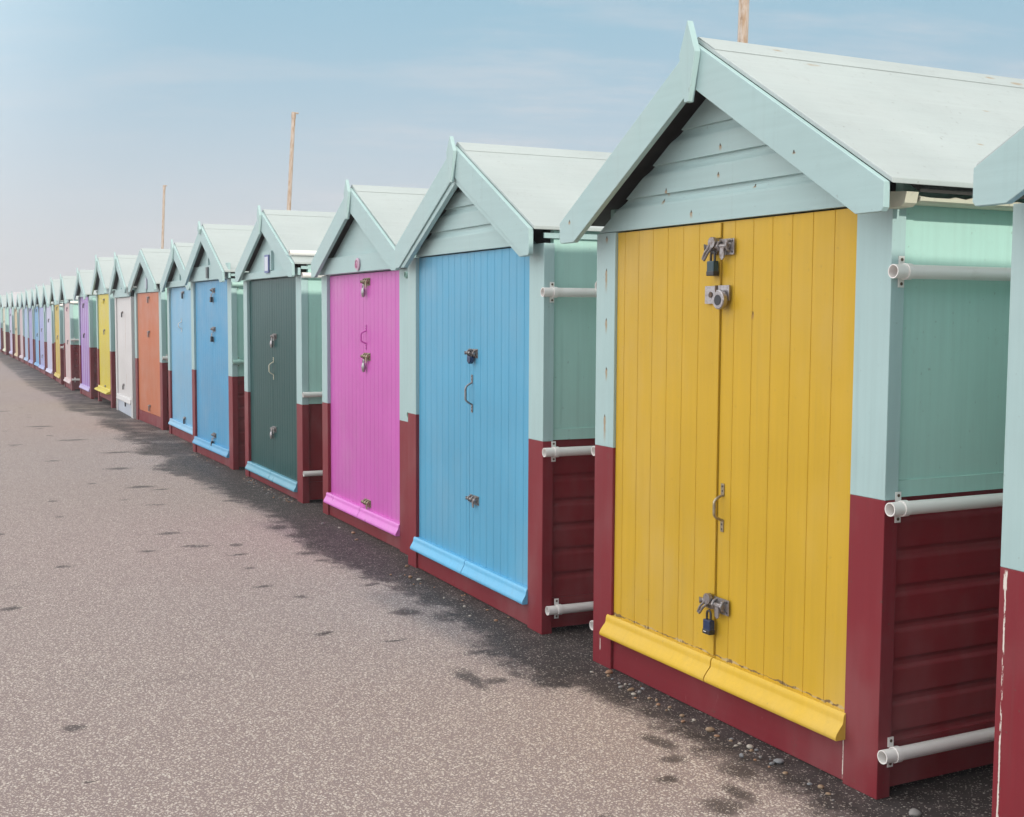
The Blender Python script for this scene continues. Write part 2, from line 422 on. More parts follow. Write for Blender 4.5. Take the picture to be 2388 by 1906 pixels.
    for sg in (1,-1):
        pts=[(xc,pk),(xc+sg*he,pk-s*he),(xc+sg*he,pk-s*he+t),(xc,pk+t)]
        mb.prism(pts,'y',-off-.004,D+.06)
    rf=mb.build('roof',[roofm,SOFFIT],root,bevel=.003 if near else 0)
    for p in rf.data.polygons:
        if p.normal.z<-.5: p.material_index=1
    mb=MB()
    if H.get('ridge',True):
        w=.10
        for sg in (1,-1):
            z0=pk+t+.0015
            mb.prism([(xc,z0),(xc+sg*w,z0-s*w),(xc+sg*w,z0-s*w+.0025),(xc,z0+.0025)],'y',-off-.003,D+.055)
        mb.build('ridge_cap',roofm,rf)
    # barge boards and finial
    bw=H.get('bw',.158); cut=H.get('cut',.088)
    bm_=H.get('bmat',mintx)
    for sg in (-1,1):
        xl=(pk-bw-ev+cut)/s
        pts=[(xc+sg*.0006,pk-.002),(xc+sg*half,ev-.002),(xc+sg*half,ev-cut+.012),(xc+sg*(half-.010),ev-cut),(xc+sg*min(xl,half-.02),ev-cut),(xc+sg*.0006,pk-bw)]
        if H.get('scallop'):
            n=9; lo=[]
            for k in range(n*4+1):
                q=k/(n*4); x=.02+(min(xl,half-.02)-.02)*(1-q)
                lo.append((xc+sg*x,pk-bw-s*x+.035*abs(math.sin(q*n*math.pi))))
            pts=pts[:4]+lo
        b=MB(); b.prism(pts,'y',-off-.0245,-off-.0005)
        b.build('bargeboard',bm_,root,bevel=bv)
        if H.get('trim'):
            e=.036; xe_=min(xl,half-.02)
            pts=[(xc+sg*.0008,pk-bw-.0012),(xc+sg*xe_,ev-cut-.0012),(xc+sg*(xe_-e/s*.85),ev-cut-.0012),(xc+sg*.0008,pk-bw-e)]
            MB().prism(pts,'y',-off-.015,-off+.012).build('barge_trim',bm_,root,bevel=bv)
    fz=H.get('finial')
    if fz:
        t0,wd,wz,bz,tk=fz   # tip z, half width, widest z, bottom z, thickness
        pts=[(xc,t0),(xc+wd,wz),(xc+.012,bz),(xc-.012,bz),(xc-wd,wz)]
        MB().prism(pts,'y',-off-.025-tk,-off-.0252).build('finial',mint,root,bevel=bv)
    # eaves
    if H.get('rail'):
        sg=1; xr=W-.018
        mb=MB(); xq=xc+he-.02; mb.prism([(xr,line(xr)-.004),(xq,line(xq)-.004),(xq,line(xq)-.030),(xr,line(xr)-.030)],'y',.02,D,1)
        # half-round flaking rail under the roof edge
        n=60; top=[];rb=[]
        zr=line(xc+he)-.034
        vs=[];fs=[]
        for k in range(n+1):
            y=.028+(D-.05)*k/n; j=random.uniform(-.006,.006)
            ring=[(xr+.004,zr+.004),(xr+.092,zr+.007+j*.9+random.uniform(-.003,.003)),(xr+.100,zr+.002),(xr+.098,zr-.008),(xr+.085,zr-.014),(xr+.004,zr-.012)]
            vs+=[(p[0],y,p[1]) for p in ring]
        for k in range(n):
            for q in range(6): fs.append((k*6+q,k*6+(q+1)%6,(k+1)*6+(q+1)%6,(k+1)*6+q))
        fs+=[(5,4,3,2,1,0),tuple(n*6+q for q in range(6))]
        mb.add(vs,fs,0,False)
        mb.prism([(xr+.02,zr+.022),(xr+.102,zr+.016),(xr+.094,zr-.016),(xr+.080,zr-.026),(xr+.02,zr-.028)],'y',-.03,.018)
        mb.build('eave_rail',[CREAMP,DARK],root)
    else:
        for sg in (1,-1):
            xe=xc+sg*(half-.004); xi=xc+sg*(W/2-.016)
            if abs(xe-xi)>.006:
                x0,x1=sorted((xe,xi)); MB().box(x0,x1,.002,D,line(xe)-.045,line(xe)-.0215).build('eave_board',mint,root)
    # pipes
    for (side,z,d0,mt) in H.get('pipes',()):
        wx=W if side>0 else 0.
        make_pipe(root,wx,side,z,d0,D-.1,WHITE_P if mt=='w' else MINT_P,clipd=H.get('clipd',.05))
    if H.get('roofpipe'):
        z,d0=H['roofpipe']; x=xc+half-.02-.06
        zz=pk+t-s*(x-xc)
        mb=MB(); mb.hollow((x,d0,zz+.028),(x,D-.1,zz+.028),.0215,.018)
        p=mb.build('pipe',WHITE_P,root)
        k=MB(); k.hollow((x,d0+.42,zz+.028),(x,d0+.445,zz+.028),.025,.0218); k.box(x+.022,x+.027,d0+.42,d0+.445,zz-.03,zz+.03)
        k.build('clip',WHITE_P,p)
    # ironmongery
    for (kind,dx,z,*rest) in H.get('iron',()):
        leaf=leaves[1]; y=dy
        if kind in('bolt','knuckle','hasp','plainbolt'):
            make_bolt(leaves[0] if kind in('knuckle','hasp') else leaf,xm+dx,z,y-(.008 if H.get('cover') else 0),rest[0] if rest else GALV,{'bolt':0,'plainbolt':0,'knuckle':1,'hasp':2}[kind],H.get('is',1.0))
        elif kind=='handle': make_handle(leaf,xm+dx,z,y,rest[0],rest[1])
        elif kind=='lock': make_padlock(M,xm+dx,z,y-.020-(.008 if H.get('cover') else 0),rest[0],rest[1],rest[2] if len(rest)>2 else 1.0)
        elif kind=='dab':   # small dark bolt of a far door
            mb=MB(); mb.box(xm+dx-.045,xm+dx+.045,y-.010,y-.001,z-.016,z+.016); mb.tube([(xm+dx-.06,y-.014,z),(xm+dx+.025,y-.014,z)],.008,8); mb.box(xm+dx-.014,xm+dx+.014,y-.026,y-.0105,z-.072,z-.010,1)
            mb.build('bolt',[GALV,rest[0]],leaf)
    # number plates etc
    for (kind,x,z,*rest) in H.get('plates',()):
        y=-.0255 if (H.get('beam') and H['beam'][0]<z<H['beam'][1]) else (-.0268 if H.get('noticeboard') else -.0035)
        if kind=='round':
            mb=MB(); mb.tube([(x,y-.001,z),(x,y-.010,z)],.042,28); mb.tube([(x,y-.0100,z),(x,y-.0115,z)],.033,28,1)
            pl=mb.build('number_plate',[WHITEPL,PALEPK],root)
            k=MB()   # faded pink figure: reads as a looped numeral from the path
            pth=[(x-.014+.014*math.cos(a_),y-.0125,z-.010+.014*math.sin(a_)) for a_ in [i*math.pi/8 for i in range(17)]]
            k.tube(pth,.0045,6); k.tube([(x-.027,y-.0125,z-.004),(x-.020,y-.0125,z+.020),(x-.004,y-.0125,z+.027)],.0045,6)
            k.box(x+.008,x+.015,y-.0145,y-.0118,z-.024,z+.022)
            k.build('numeral',PINKPL,pl)
        elif kind=='rect':
            w,h,mat=rest
            mb=MB(); mb.box(x-w/2,x+w/2,y-.012,y-.0008,z-h/2,z+h/2,0)
            mb.box(x-w/2+.012,x+w/2-.012,y-.0135,y-.0122,z-h/2+.016,z+h/2-.016,1)
            mb.build('number_plate',mat,root)
    if H.get('noticeboard'):
        x0,x1,z0,z1=H['noticeboard']; MB().box(x0,x1,-.026,-.0025,z0,z1).build('plate_board',mintx,root)
    return root,M
PINKPL=plastic('faded_pink_enamel',(.55,.22,.36),.5)
WHITEPL=plastic('pinkish_white_enamel',(.62,.45,.56),.5)
PALEPK=plastic('pale_pink_enamel',(.66,.50,.60),.5)
BLUEPL=plastic('blue_enamel',(.12,.16,.38),.4)
PALEPL=plastic('pale_enamel',(.60,.64,.74),.4)
DKPL=plastic('dark_plate',(.05,.07,.08),.4)
GREYPL=plastic('grey_lilac_plate',(.42,.42,.52),.4)
def dp(name,col,rough=.30,**kw): return paint(name,col,rough,'z',coat=kw.pop('coat',.03),**kw)
W_='promenade'
# rust and flaking belong to single boards of the near huts
POST1=paint('mint_post_rusty_nails',MINT_C,.45,'z',dirt=.02,marks=[(.081,1.826,.03),(.079,1.691,.11),(.082,1.484,.07),(.088,1.277,.06),(.079,1.077,.13)])
GAB1=paint('mint_gable_rusty_nails',MINT_C,.45,'x',dirt=.02,marks=[(.517,1.986,.03),(.86,2.117,.025),(.687,1.89,.03),(.494,1.948,.02),(.853,2.015,.02),(1.05,1.955,.012)])
BARGE1=paint('mint_bargeboard_paint',MINT_C,.45,'x',dirt=.02,marks=[(-.01,1.895,.02),(1.42,2.02,.01)])
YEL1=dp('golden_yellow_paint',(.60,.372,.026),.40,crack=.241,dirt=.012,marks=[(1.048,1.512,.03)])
YELS=dp('golden_yellow_skylit',(.68,.435,.035),.40,dirt=.02)  # door yellow lightened, sky light on the sill put into the colour
PL1=paint('red_plinth_flaking',RED_C,.42,'x',dirt=.05,scuff=.10,chips=[(1.556,1.564,.0,.150),(.139,.143,.05,.15)])
RP1=paint('red_post_worn',RED_C,.42,'z',dirt=.05,chips=[(.060,.063,.06,.12),(1.700,1.722,.95,.965)],scuff=.04)
RP0=paint('red_post_flaking',RED_C,.42,'z',dirt=.05,chips=[(.019,.023,.12,.80),(.014,.026,.77,.83),(.018,.025,.0,.16)],scuff=.05)
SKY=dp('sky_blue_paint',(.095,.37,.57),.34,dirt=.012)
SKYS=dp('sky_blue_skylit',(.13,.46,.72),.34,dirt=.02)  # lighter copy of the door blue with light from above painted in
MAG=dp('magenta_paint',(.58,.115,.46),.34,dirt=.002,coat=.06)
MAGS=dp('magenta_skylit',(.70,.17,.60),.3,dirt=.02)  # sill version of the magenta, brightness from the sky painted in
def gloss_green():
    m,t,b=new_mat('dark_green_gloss'); co=t.node('ShaderNodeTexCoord').outputs['Object']
    n=t.noise(t.mapping(co,(26,26,.8)),1.5,3,.6); n2=t.noise(co,1.6,3,.5)
    c=t.mix(n,(.008,.060,.060),(.016,.088,.084)); c=t.mix(t.ramp(n2,.45,.75,0,.25),c,(.035,.11,.11))
    t.set(b.inputs['Base Color'],c); b.inputs['Roughness'].default_value=.34; b.inputs['Specular IOR Level'].default_value=.15
    t.set(b.inputs['Normal'],t.bump(n,.10,.0012))
    return m
GRN=gloss_green()
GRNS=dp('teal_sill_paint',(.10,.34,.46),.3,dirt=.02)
BLU5=dp('bright_blue_paint',(.072,.335,.575),.34,dirt=.01)
BLU6=dp('pale_blue_paint',(.19,.45,.66),.34,dirt=.01)
ORG=dp('orange_paint',(.53,.155,.062),.4,dirt=.02)
WHT=dp('worn_white_paint',(.67,.655,.65),.4,dirt=.06,scuff=.12,chips=[],marks=[(1.02,1.48,.5),(1.05,.60,.30),(1.0,1.20,.4)])
WHB=dp('blue_white_paint',(.55,.60,.68),.4,dirt=.05)
YL9=dp('lemon_yellow_paint',(.66,.54,.03),.36,dirt=.02)
PUR=dp('purple_paint',(.30,.10,.46),.36); LAV=dp('lavender_paint',(.46,.36,.66),.36)
PNK=dp('pale_pink_paint',(.64,.50,.50),.4,dirt=.03)
YL12=dp('mustard_paint',(.60,.44,.06),.4)
def far(name,c): return dp(name,c,.4)
FW=far('lilac_white_paint',(.58,.58,.76)); FL=far('periwinkle_paint',(.36,.40,.70)); FB=far('mid_blue_paint',(.16,.40,.68)); FP=far('violet_blue_paint',(.34,.33,.60))
FB2=far('powder_blue_paint',(.36,.50,.72)); FPK=far('dusty_pink_paint',(.60,.48,.52)); FO=far('sand_orange_paint',(.62,.48,.28)); FLV=far('pale_lavender_paint',(.56,.52,.72)); FC=far('cream_paint',(.68,.66,.50))
FIN=lambda pk,tk=.02: (pk+.055,.05,pk-.045,pk-.215,tk)
HUTS=[
 dict(L=(2.592,2.378),W=1.80,zb=.835,zd=1.80,pk=2.36,ev=1.885,off=.12,ov=.0,cut=.10,near=True,door=SKYS,sill=.12,postred=RP0,finial=FIN(2.36),
   label='mint hut cut off at the right picture edge, only corner post and bargeboard showing'),
 dict(L=(2.5914,4.5947),th=.0262,W=1.724,zb=.945,zd=1.847,pk=2.466,ev=1.893,off=.105,ov=.095,near=True,door=YEL1,smat=YELS,postmat=POST1,postred=RP1,gmat=GAB1,bmat=BARGE1,pmat=PL1,
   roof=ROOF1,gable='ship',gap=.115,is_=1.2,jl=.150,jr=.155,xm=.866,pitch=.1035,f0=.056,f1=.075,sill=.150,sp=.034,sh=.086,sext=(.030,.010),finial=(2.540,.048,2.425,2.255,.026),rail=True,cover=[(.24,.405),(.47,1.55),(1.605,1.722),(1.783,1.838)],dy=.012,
   pipes=[(1,1.637,-.018,'w'),(1,.917,-.004,'w'),(1,.146,-.006,'w'),(-1,1.627,.02,'w'),(-1,.916,.01,'w'),(-1,.149,.01,'w')],clipd=.045,
   iron=[('knuckle',-.012,1.752),('lock',-.020,1.722,'teal','small black padlock with teal face hanging from the top bolt of the yellow door'),('hasp',.0,1.578,CHROME),('lock',.012,1.570,'disc','round silver disc padlock on the hasp of the near yellow door'),
         ('handle',.030,.800,.178,BRASS),('knuckle',-.004,.440),('lock',-.006,.400,'blue','black and blue padlock hanging low down on the near yellow door')],
   label='large yellow-doored mint hut in the foreground with white pipes on its red side boards'),
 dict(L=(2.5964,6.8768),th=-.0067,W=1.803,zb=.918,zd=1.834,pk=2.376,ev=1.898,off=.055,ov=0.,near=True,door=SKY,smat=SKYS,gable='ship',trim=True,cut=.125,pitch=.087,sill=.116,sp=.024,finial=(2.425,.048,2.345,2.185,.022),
   pipes=[(1,1.606,-.02,'w'),(1,.866,-.006,'w'),(1,.119,.016,'w')],
   iron=[('bolt',.03,1.300),('lock',.062,1.305,'tri','dark blue padlock on the middle bolt of the sky blue door'),('handle',.035,1.085,.20,GALV),('bolt',.05,.525,GALV)],
   label='sky blue-doored hut between the big yellow one and the magenta one, slatted gable'),
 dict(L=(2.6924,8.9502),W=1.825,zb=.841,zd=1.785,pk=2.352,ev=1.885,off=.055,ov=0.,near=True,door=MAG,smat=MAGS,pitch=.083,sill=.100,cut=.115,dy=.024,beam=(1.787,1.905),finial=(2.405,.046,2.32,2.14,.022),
   pipes=[(1,1.742,-.03,'m'),(1,.882,-.012,'m')],plates=[('round',.945,1.838)],is_=1.1,
   iron=[('bolt',.06,1.722,BRASS),('lock',.055,1.690,'oval','small silver padlock on the topmost bolt of the magenta door'),('handle',.058,1.345,.17,MAG),('bolt',.06,1.215,BRASS),('lock',.055,1.182,'oval','small silver padlock on the middle bolt of the magenta door, below its painted handle'),('bolt',.06,.212,BRASS)],
   label='magenta pink-doored hut with a round pink number plate'),
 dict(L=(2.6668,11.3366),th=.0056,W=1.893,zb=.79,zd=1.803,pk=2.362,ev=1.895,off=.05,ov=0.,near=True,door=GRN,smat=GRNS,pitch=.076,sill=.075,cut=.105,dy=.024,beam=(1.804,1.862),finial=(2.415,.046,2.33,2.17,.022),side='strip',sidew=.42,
   pipes=[(1,1.803,.0,'w'),(1,.867,.0,'w'),(1,.24,.0,'w')],roofpipe=(1.97,-.07),plates=[('rect',.985,1.922,.13,.15,[BLUEPL,PALEPL])],noticeboard=(.80,1.09,1.866,2.03),clipd=.20,
   iron=[('bolt',.05,1.310,GALV),('lock',.03,1.285,'oval','silver padlock on the middle bolt of the dark green door'),('handle',.02,1.035,.19,CREAMP),('plainbolt',.02,.515,GALV),('lock',.0,.500,'oval','silver padlock on the low bolt of the dark green door')],
   label='dark green glossy-doored hut with white pipes at its eave and a small blue number plate'),
 dict(L=(2.6159,13.5513),th=.0209,W=1.784,zb=.90,zd=1.836,pk=2.385,ev=1.90,off=.06,ov=0.,near=True,door=BLU5,pitch=.082,sill=.105,cut=.10,dy=.022,beam=(1.838,1.985),batten=True,finial=(2.43,.046,2.345,2.30,.022),
   pipes=[(1,1.78,.0,'m'),(1,1.04,.0,'m')],plates=[('rect',.935,1.912,.085,.11,[DKPL,DKPL])],
   iron=[('bolt',.08,1.737),('lock',.07,1.690,'black','black padlock with silver shackle on the top bolt of the deep blue door'),('bolt',.08,1.345),('lock',.07,1.290,'black','black padlock on the middle bolt of the deep blue door'),('bolt',.05,.262),('lock',.03,.220,'black','black padlock dangling over the sill of the deep blue door')],
   label='deep blue-doored hut with a small dark plate on its gable beam'),
 dict(L=(2.749,15.75),W=1.85,zb=.79,zd=1.815,pk=2.31,ev=1.86,door=BLU6,pitch=.082,sill=.125,cut=.10,dy=.022,beam=(1.816,1.885),batten=True,finial=FIN(2.31),plates=[('rect',1.18,1.96,.09,.13,[GREYPL,PALEPL])],
   iron=[('dab',.06,1.745,BLACKP),('handle',-.08,1.36,.16,WHITE_P),('dab',.06,.262,BLACKP)],
   label='pale blue-doored hut half hidden behind the deep blue one'),
 dict(L=(2.69,18.0),th=.030,W=1.85,zb=.868,zd=1.78,pk=2.345,ev=1.88,door=ORG,flatdoor=True,sills=False,dbot=.15,batten=True,plates=[('rect',.93,1.90,.12,.16,[GREYPL,PALEPL])],
   iron=[('dab',.03,1.71,CHROME),('dab',.03,1.25,CHROME),('dab',.0,.25,CHROME)],pipes=[(1,.93,.0,'w')],
   label='orange-doored hut with a plain pointed roof and no finial'),
 dict(L=(2.679,19.9),th=-.011,W=1.80,zb=.03,zd=1.735,pk=2.34,ev=1.87,door=WHT,flatdoor=True,postmat=WHT,postred=WHT,pmat=WHB,sill=.19,sp=.012,smat=WHT,batten=True,beam=(1.737,1.85),finial=FIN(2.34),
   iron=[('dab',-.12,1.51,BLACKP),('dab',-.12,.43,BLACKP),('dab',.1,.19,DARKM)],
   label='worn white hut front with rust streaks down to the ground, next to the orange one'),
 dict(L=(2.66,22.0),W=1.75,zb=.895,zd=1.81,pk=2.39,ev=1.89,door=YL9,pitch=.12,sill=.21,sp=.07,lift=.09,finial=FIN(2.39),
   iron=[('dab',.05,1.72,YL9),('dab',.03,1.22,CHROME),('dab',.0,.30,YL9)],
   label='lemon yellow-doored hut standing clear of the ground between the white and the purple ones'),
 dict(L=(2.607,24.2),W=1.70,zb=.90,zd=1.79,pk=2.25,ev=1.82,door=PUR,stripe2=LAV,stripes=5,sill=.12,smat=LAV,scallop=True,finial=FIN(2.25),
   iron=[('dab',-.1,1.66,BLACKP),('dab',-.1,1.12,BLACKP)],
   label='purple striped hut with a scalloped bargeboard'),
 dict(L=(2.577,26.7),th=-.0137,W=1.60,zb=.885,zd=1.70,pk=2.21,ev=1.76,door=PNK,pitch=.12,sill=.12,finial=FIN(2.21),pipes=[(1,1.70,0.,'w'),(1,.98,.0,'w'),(1,.21,.0,'w')],
   iron=[('dab',.03,1.6,PINKPL),('dab',.03,.95,GALV)],
   label='pale pink-doored hut with three white pipes on its side, beside the purple one'),
 dict(L=(2.60,29.0),th=-.02,W=1.75,zb=.85,zd=1.68,pk=2.20,ev=1.75,door=YL12,pitch=.12,sill=.12,finial=FIN(2.20),pipes=[(1,1.66,0.,'w'),(1,.78,0.,'w')],
   iron=[('dab',.03,1.62,BRASS),('dab',.03,1.0,BRASS)],
   label='mustard yellow narrow-looking hut far down the row next to the pale pink one'),
 dict(L=(2.609,31.2),W=1.70,zb=.81,zd=1.66,pk=2.12,ev=1.70,door=FW,pitch=.12,sill=.12,iron=[('dab',-.05,1.35,BLACKP)],label='lilac white-doored hut far down the row beyond the mustard one',finial=FIN(2.12)),
 dict(L=(2.62,33.3),W=1.70,zb=.80,zd=1.66,pk=2.14,ev=1.71,door=FL,pitch=.12,sill=.12,iron=[('dab',.0,1.1,CHROME),('dab',.0,.45,CHROME)],label='periwinkle-doored hut far off between the lilac white and the mid blue ones',finial=FIN(2.14)),
 dict(L=(2.65,35.1),W=1.65,zb=.79,zd=1.66,pk=2.09,ev=1.69,door=FB,pitch=.12,sill=.12,iron=[('dab',.0,1.58,BLACKP),('dab',.1,.95,BLACKP)],label='mid blue-doored hut far off, the bluest of the distant group',finial=FIN(2.09)),
 dict(L=(2.64,37.0),W=1.65,zb=.79,zd=1.66,pk=2.10,ev=1.70,door=FP,pitch=.12,sill=.12,iron=[('dab',.0,1.6,DARKM)],label='violet blue-doored hut far off beyond the mid blue one',finial=FIN(2.10)),
 dict(L=(2.66,39.0),W=1.65,zb=.79,zd=1.66,pk=2.06,ev=1.68,door=FB2,pitch=.12,sill=.12,label='powder blue-doored hut far off beyond the violet one',finial=FIN(2.06)),
 dict(L=(2.665,41.0),W=1.70,zb=.82,zd=1.66,pk=2.07,ev=1.68,door=FPK,pitch=.12,sill=.12,label='dusty pink-doored hut far off, next before the one with the grey pink roof'),
 dict(L=(2.65,43.1),W=1.70,zb=.80,zd=1.68,pk=2.13,ev=1.70,door=FO,roof=ROOF_G,pitch=.12,sill=.12,iron=[('dab',.0,1.6,DARKM),('dab',.0,1.0,DARKM)],label='sandy orange-doored hut far off under a greyish pink roof',finial=FIN(2.13)),
 dict(L=(2.637,45.5),W=1.75,zb=.80,zd=1.68,pk=2.13,ev=1.70,door=FLV,pitch=.12,sill=.12,iron=[('dab',.0,1.45,DARKM),('dab',-.1,.9,DARKM)],label='pale lavender-doored hut third from the left edge of the picture',finial=FIN(2.13)),
 dict(L=(2.60,48.6),W=1.80,zb=.82,zd=1.68,pk=2.10,ev=1.70,door=FC,pitch=.12,sill=.12,iron=[('dab',.0,1.2,DARKM)],label='cream-doored hut near the left edge of the picture',finial=FIN(2.10)),
 dict(L=(2.60,51.6),W=1.80,zb=.92,zd=1.70,pk=2.12,ev=1.72,door=FL,pitch=.12,sill=.12,label='farthest hut at the left edge, only its sunny mint and red side wall showing'),
]
for H in HUTS:
    if 'is_' in H: H['is']=H.pop('is_')
    make_hut(H)
# ------------------------------------------------------------------ poles behind the huts
def pole_mat():
    m,t,b=new_mat('rusty_pole_paint'); co=t.node('ShaderNodeTexCoord').outputs['Object']
    n=t.ramp(t.noise(t.mapping(co,(8,8,1.5)),3,6,.7),.38,.66)
    c=t.mix(n,(.56,.48,.42),(.40,.26,.16)); c=t.mix(t.math('MULTIPLY',t.ramp(t.noise(co,22,4,.7),.55,.7),.5),c,(.24,.14,.08))
    t.set(b.inputs['Base Color'],c); b.inputs['Roughness'].default_value=.75; t.set(b.inputs['Normal'],t.bump(t.noise(co,40,4,.6),.5,.004))
    return m
POLE=pole_mat()
def make_pole(x,y,z,lean,label,r):
    root=empty('pole',(x,y,0)); root.rotation_euler=(0,lean,0); tag(root,label,'pole','rusty poles standing behind the huts')
    mb=MB(); mb.tube([(0,0,-.3),(0,0,2),(0,0,z)],[r*1.1,r,r*.92],8)
    for p in mb.sm: pass
    mb.sm=[False]*len(mb.sm); mb.build('shaft',POLE,root)
    c=MB(); c.tube([(0,0,z-.10),(0,0,z+.005)],r*1.06,8); c.box(-r*.9,r*2.1,-r*.7,r*.7,z+.006,z+.030); c.sm=[False]*len(c.sm); c.build('cap',POLE,root)
    b=MB(); b.tube([(r*.9,0,z*.55),(r*1.15,0,z*.55)],.02,8); b.tube([(0,0,z*.62),(0,0,z*.62+.05)],r*1.07,8); b.build('band',POLE,root)
make_pole(7.0,9.78,6.2,.018,'tall rusty pole rising out of the picture behind the yellow-doored hut',.052)
make_pole(6.86,25.92,5.75,.062,'leaning rusty pole with a bent cap, behind the dark green-doored hut',.046)
make_pole(6.89,41.08,5.60,.045,'small far rusty pole standing above the orange-doored hut',.042)
# ------------------------------------------------------------------ ground
SPOTS=[(1.475,8.517,.10,.06),(1.236,7.924,.07,.05),(1.572,7.958,.10,.04),(1.729,7.577,.08,.035),(2.16,7.2,.07,.035),(1.648,6.63,.075,.035),(2.197,6.433,.07,.05),(1.772,6.295,.05,.05),(1.664,5.525,.062,.05),(1.916,5.262,.10,.022),(.367,6.651,.07,.055),(.715,7.637,.06,.05),(1.706,7.144,.05,.03),(.444,4.061,.035,.012),
 (2.00,4.56,.055,.21),(2.08,4.50,.07,.05),(2.447,3.86,.05,.045),(2.30,3.60,.05,.13),(2.27,3.44,.07,.05),(2.143,3.289,.05,.05),(2.173,3.034,.10,.08),(2.276,3.09,.05,.10),(2.40,3.25,.10,.12),(2.24,4.925,.14,.05),
 (1.86,13.75,.22,.10),(1.66,12.30,.16,.10),(1.66,10.92,.15,.09),(1.80,10.70,.1,.05),(1.60,9.84,.10,.04),(2.20,9.83,.11,.07),(2.22,8.45,.10,.12),(1.55,15.3,.2,.10),(1.35,17.3,.22,.12),(1.0,20.2,.2,.12),(1.526,7.993,.10,.03),(2.15,7.45,.13,.08),(2.16,5.75,.10,.10),(1.30,11.3,.06,.04),(1.42,10.2,.05,.03),(1.15,13.2,.10,.05),(.9,15.0,.12,.05)]
def ground_mat():
    m,t,b=new_mat('worn_asphalt'); co=t.node('ShaderNodeTexCoord').outputs['Object']
    def vor(scale,feat='F1'):
        n=t.node('ShaderNodeTexVoronoi',voronoi_dimensions='2D',feature=feat); t.set(n.inputs['Vector'],co); n.inputs['Scale'].default_value=scale; n.inputs['Randomness'].default_value=1
        return n
    wob=t.node('ShaderNodeTexNoise',noise_dimensions='2D'); t.set(wob.inputs['Vector'],co); wob.inputs['Scale'].default_value=6; wob.inputs['Detail'].default_value=6; wob.inputs['Roughness'].default_value=.72
    wv=t.vmath('SUBTRACT',wob.outputs['Color'],(.5,.5,.5))
    wsc=t.node('ShaderNodeVectorMath',operation='SCALE'); t.set(wsc.inputs[0],wv); wsc.inputs['Scale'].default_value=.42
    pw=t.vmath('ADD',co,wsc.outputs[0])
    sep=t.node('ShaderNodeSeparateXYZ'); t.l.new(pw,sep.inputs[0]); PX,PY=sep.outputs[0],sep.outputs[1]
    # dark worn strip at the hut feet, with the huts' shadow band painted in
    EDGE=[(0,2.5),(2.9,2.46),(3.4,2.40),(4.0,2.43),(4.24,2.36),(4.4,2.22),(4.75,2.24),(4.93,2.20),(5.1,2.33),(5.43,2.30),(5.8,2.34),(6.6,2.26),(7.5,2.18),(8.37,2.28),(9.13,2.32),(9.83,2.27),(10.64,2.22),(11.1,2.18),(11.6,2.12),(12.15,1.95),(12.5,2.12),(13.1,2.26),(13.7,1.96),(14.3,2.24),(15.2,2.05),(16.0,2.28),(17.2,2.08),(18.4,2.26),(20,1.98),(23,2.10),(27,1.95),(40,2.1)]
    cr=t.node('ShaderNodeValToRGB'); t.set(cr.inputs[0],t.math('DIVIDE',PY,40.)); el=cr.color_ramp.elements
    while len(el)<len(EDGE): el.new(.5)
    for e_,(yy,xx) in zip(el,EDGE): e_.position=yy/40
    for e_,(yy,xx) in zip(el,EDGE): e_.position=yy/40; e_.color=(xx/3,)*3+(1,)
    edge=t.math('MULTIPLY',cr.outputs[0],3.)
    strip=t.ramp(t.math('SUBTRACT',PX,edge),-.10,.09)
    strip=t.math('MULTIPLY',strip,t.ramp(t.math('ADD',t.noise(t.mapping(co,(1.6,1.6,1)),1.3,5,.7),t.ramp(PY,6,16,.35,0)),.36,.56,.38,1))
    spots=None
    w2=t.node('ShaderNodeVectorMath',operation='SCALE'); t.set(w2.inputs[0],wv); w2.inputs['Scale'].default_value=.11
    pw2=t.vmath('ADD',co,w2.outputs[0])
    for (x,y,rx,ry) in SPOTS:
        d=t.vmath('SUBTRACT',pw2,(x,y,0)); d=t.vmath('MULTIPLY',d,(1/rx,1/ry,0)); l=t.vmath('LENGTH',d)
        k=t.ramp(l,.25,1.2,1,0)
        spots=k if spots is None else t.math('MAXIMUM',spots,k)
    # random small pits over the whole path
    vp=vor(2.2); rnd=t.node('ShaderNodeSeparateColor'); t.l.new(vp.outputs['Color'],rnd.inputs[0])
    pits=t.math('MULTIPLY',t.ramp(t.math('ADD',vp.outputs['Distance'],t.math('MULTIPLY',t.math('SUBTRACT',wob.outputs[0],.5),.25)),.05,.12,1,0),t.math('GREATER_THAN',rnd.outputs[0],.90))
    n_big=t.noise(co,1.1,5,.65); n_mid=t.noise(co,9,4,.6)
    patch=t.math('MULTIPLY',t.ramp(n_big,.54,.74),.20)
    stain_shade=t.math('MAXIMUM',t.math('MAXIMUM',strip,t.math('MULTIPLY',spots,.85)),t.math('MAXIMUM',t.math('MULTIPLY',pits,.7),patch))
    stain_shade=t.math('MULTIPLY',stain_shade,t.ramp(n_mid,.25,.6,.80,1.0))
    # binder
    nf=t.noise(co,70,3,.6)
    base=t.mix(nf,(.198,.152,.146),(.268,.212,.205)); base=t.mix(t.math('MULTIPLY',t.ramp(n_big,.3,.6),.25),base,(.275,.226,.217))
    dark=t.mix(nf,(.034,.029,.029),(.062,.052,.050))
    c=t.mix(stain_shade,base,dark)
    # exposed aggregate in three sizes
    h=None
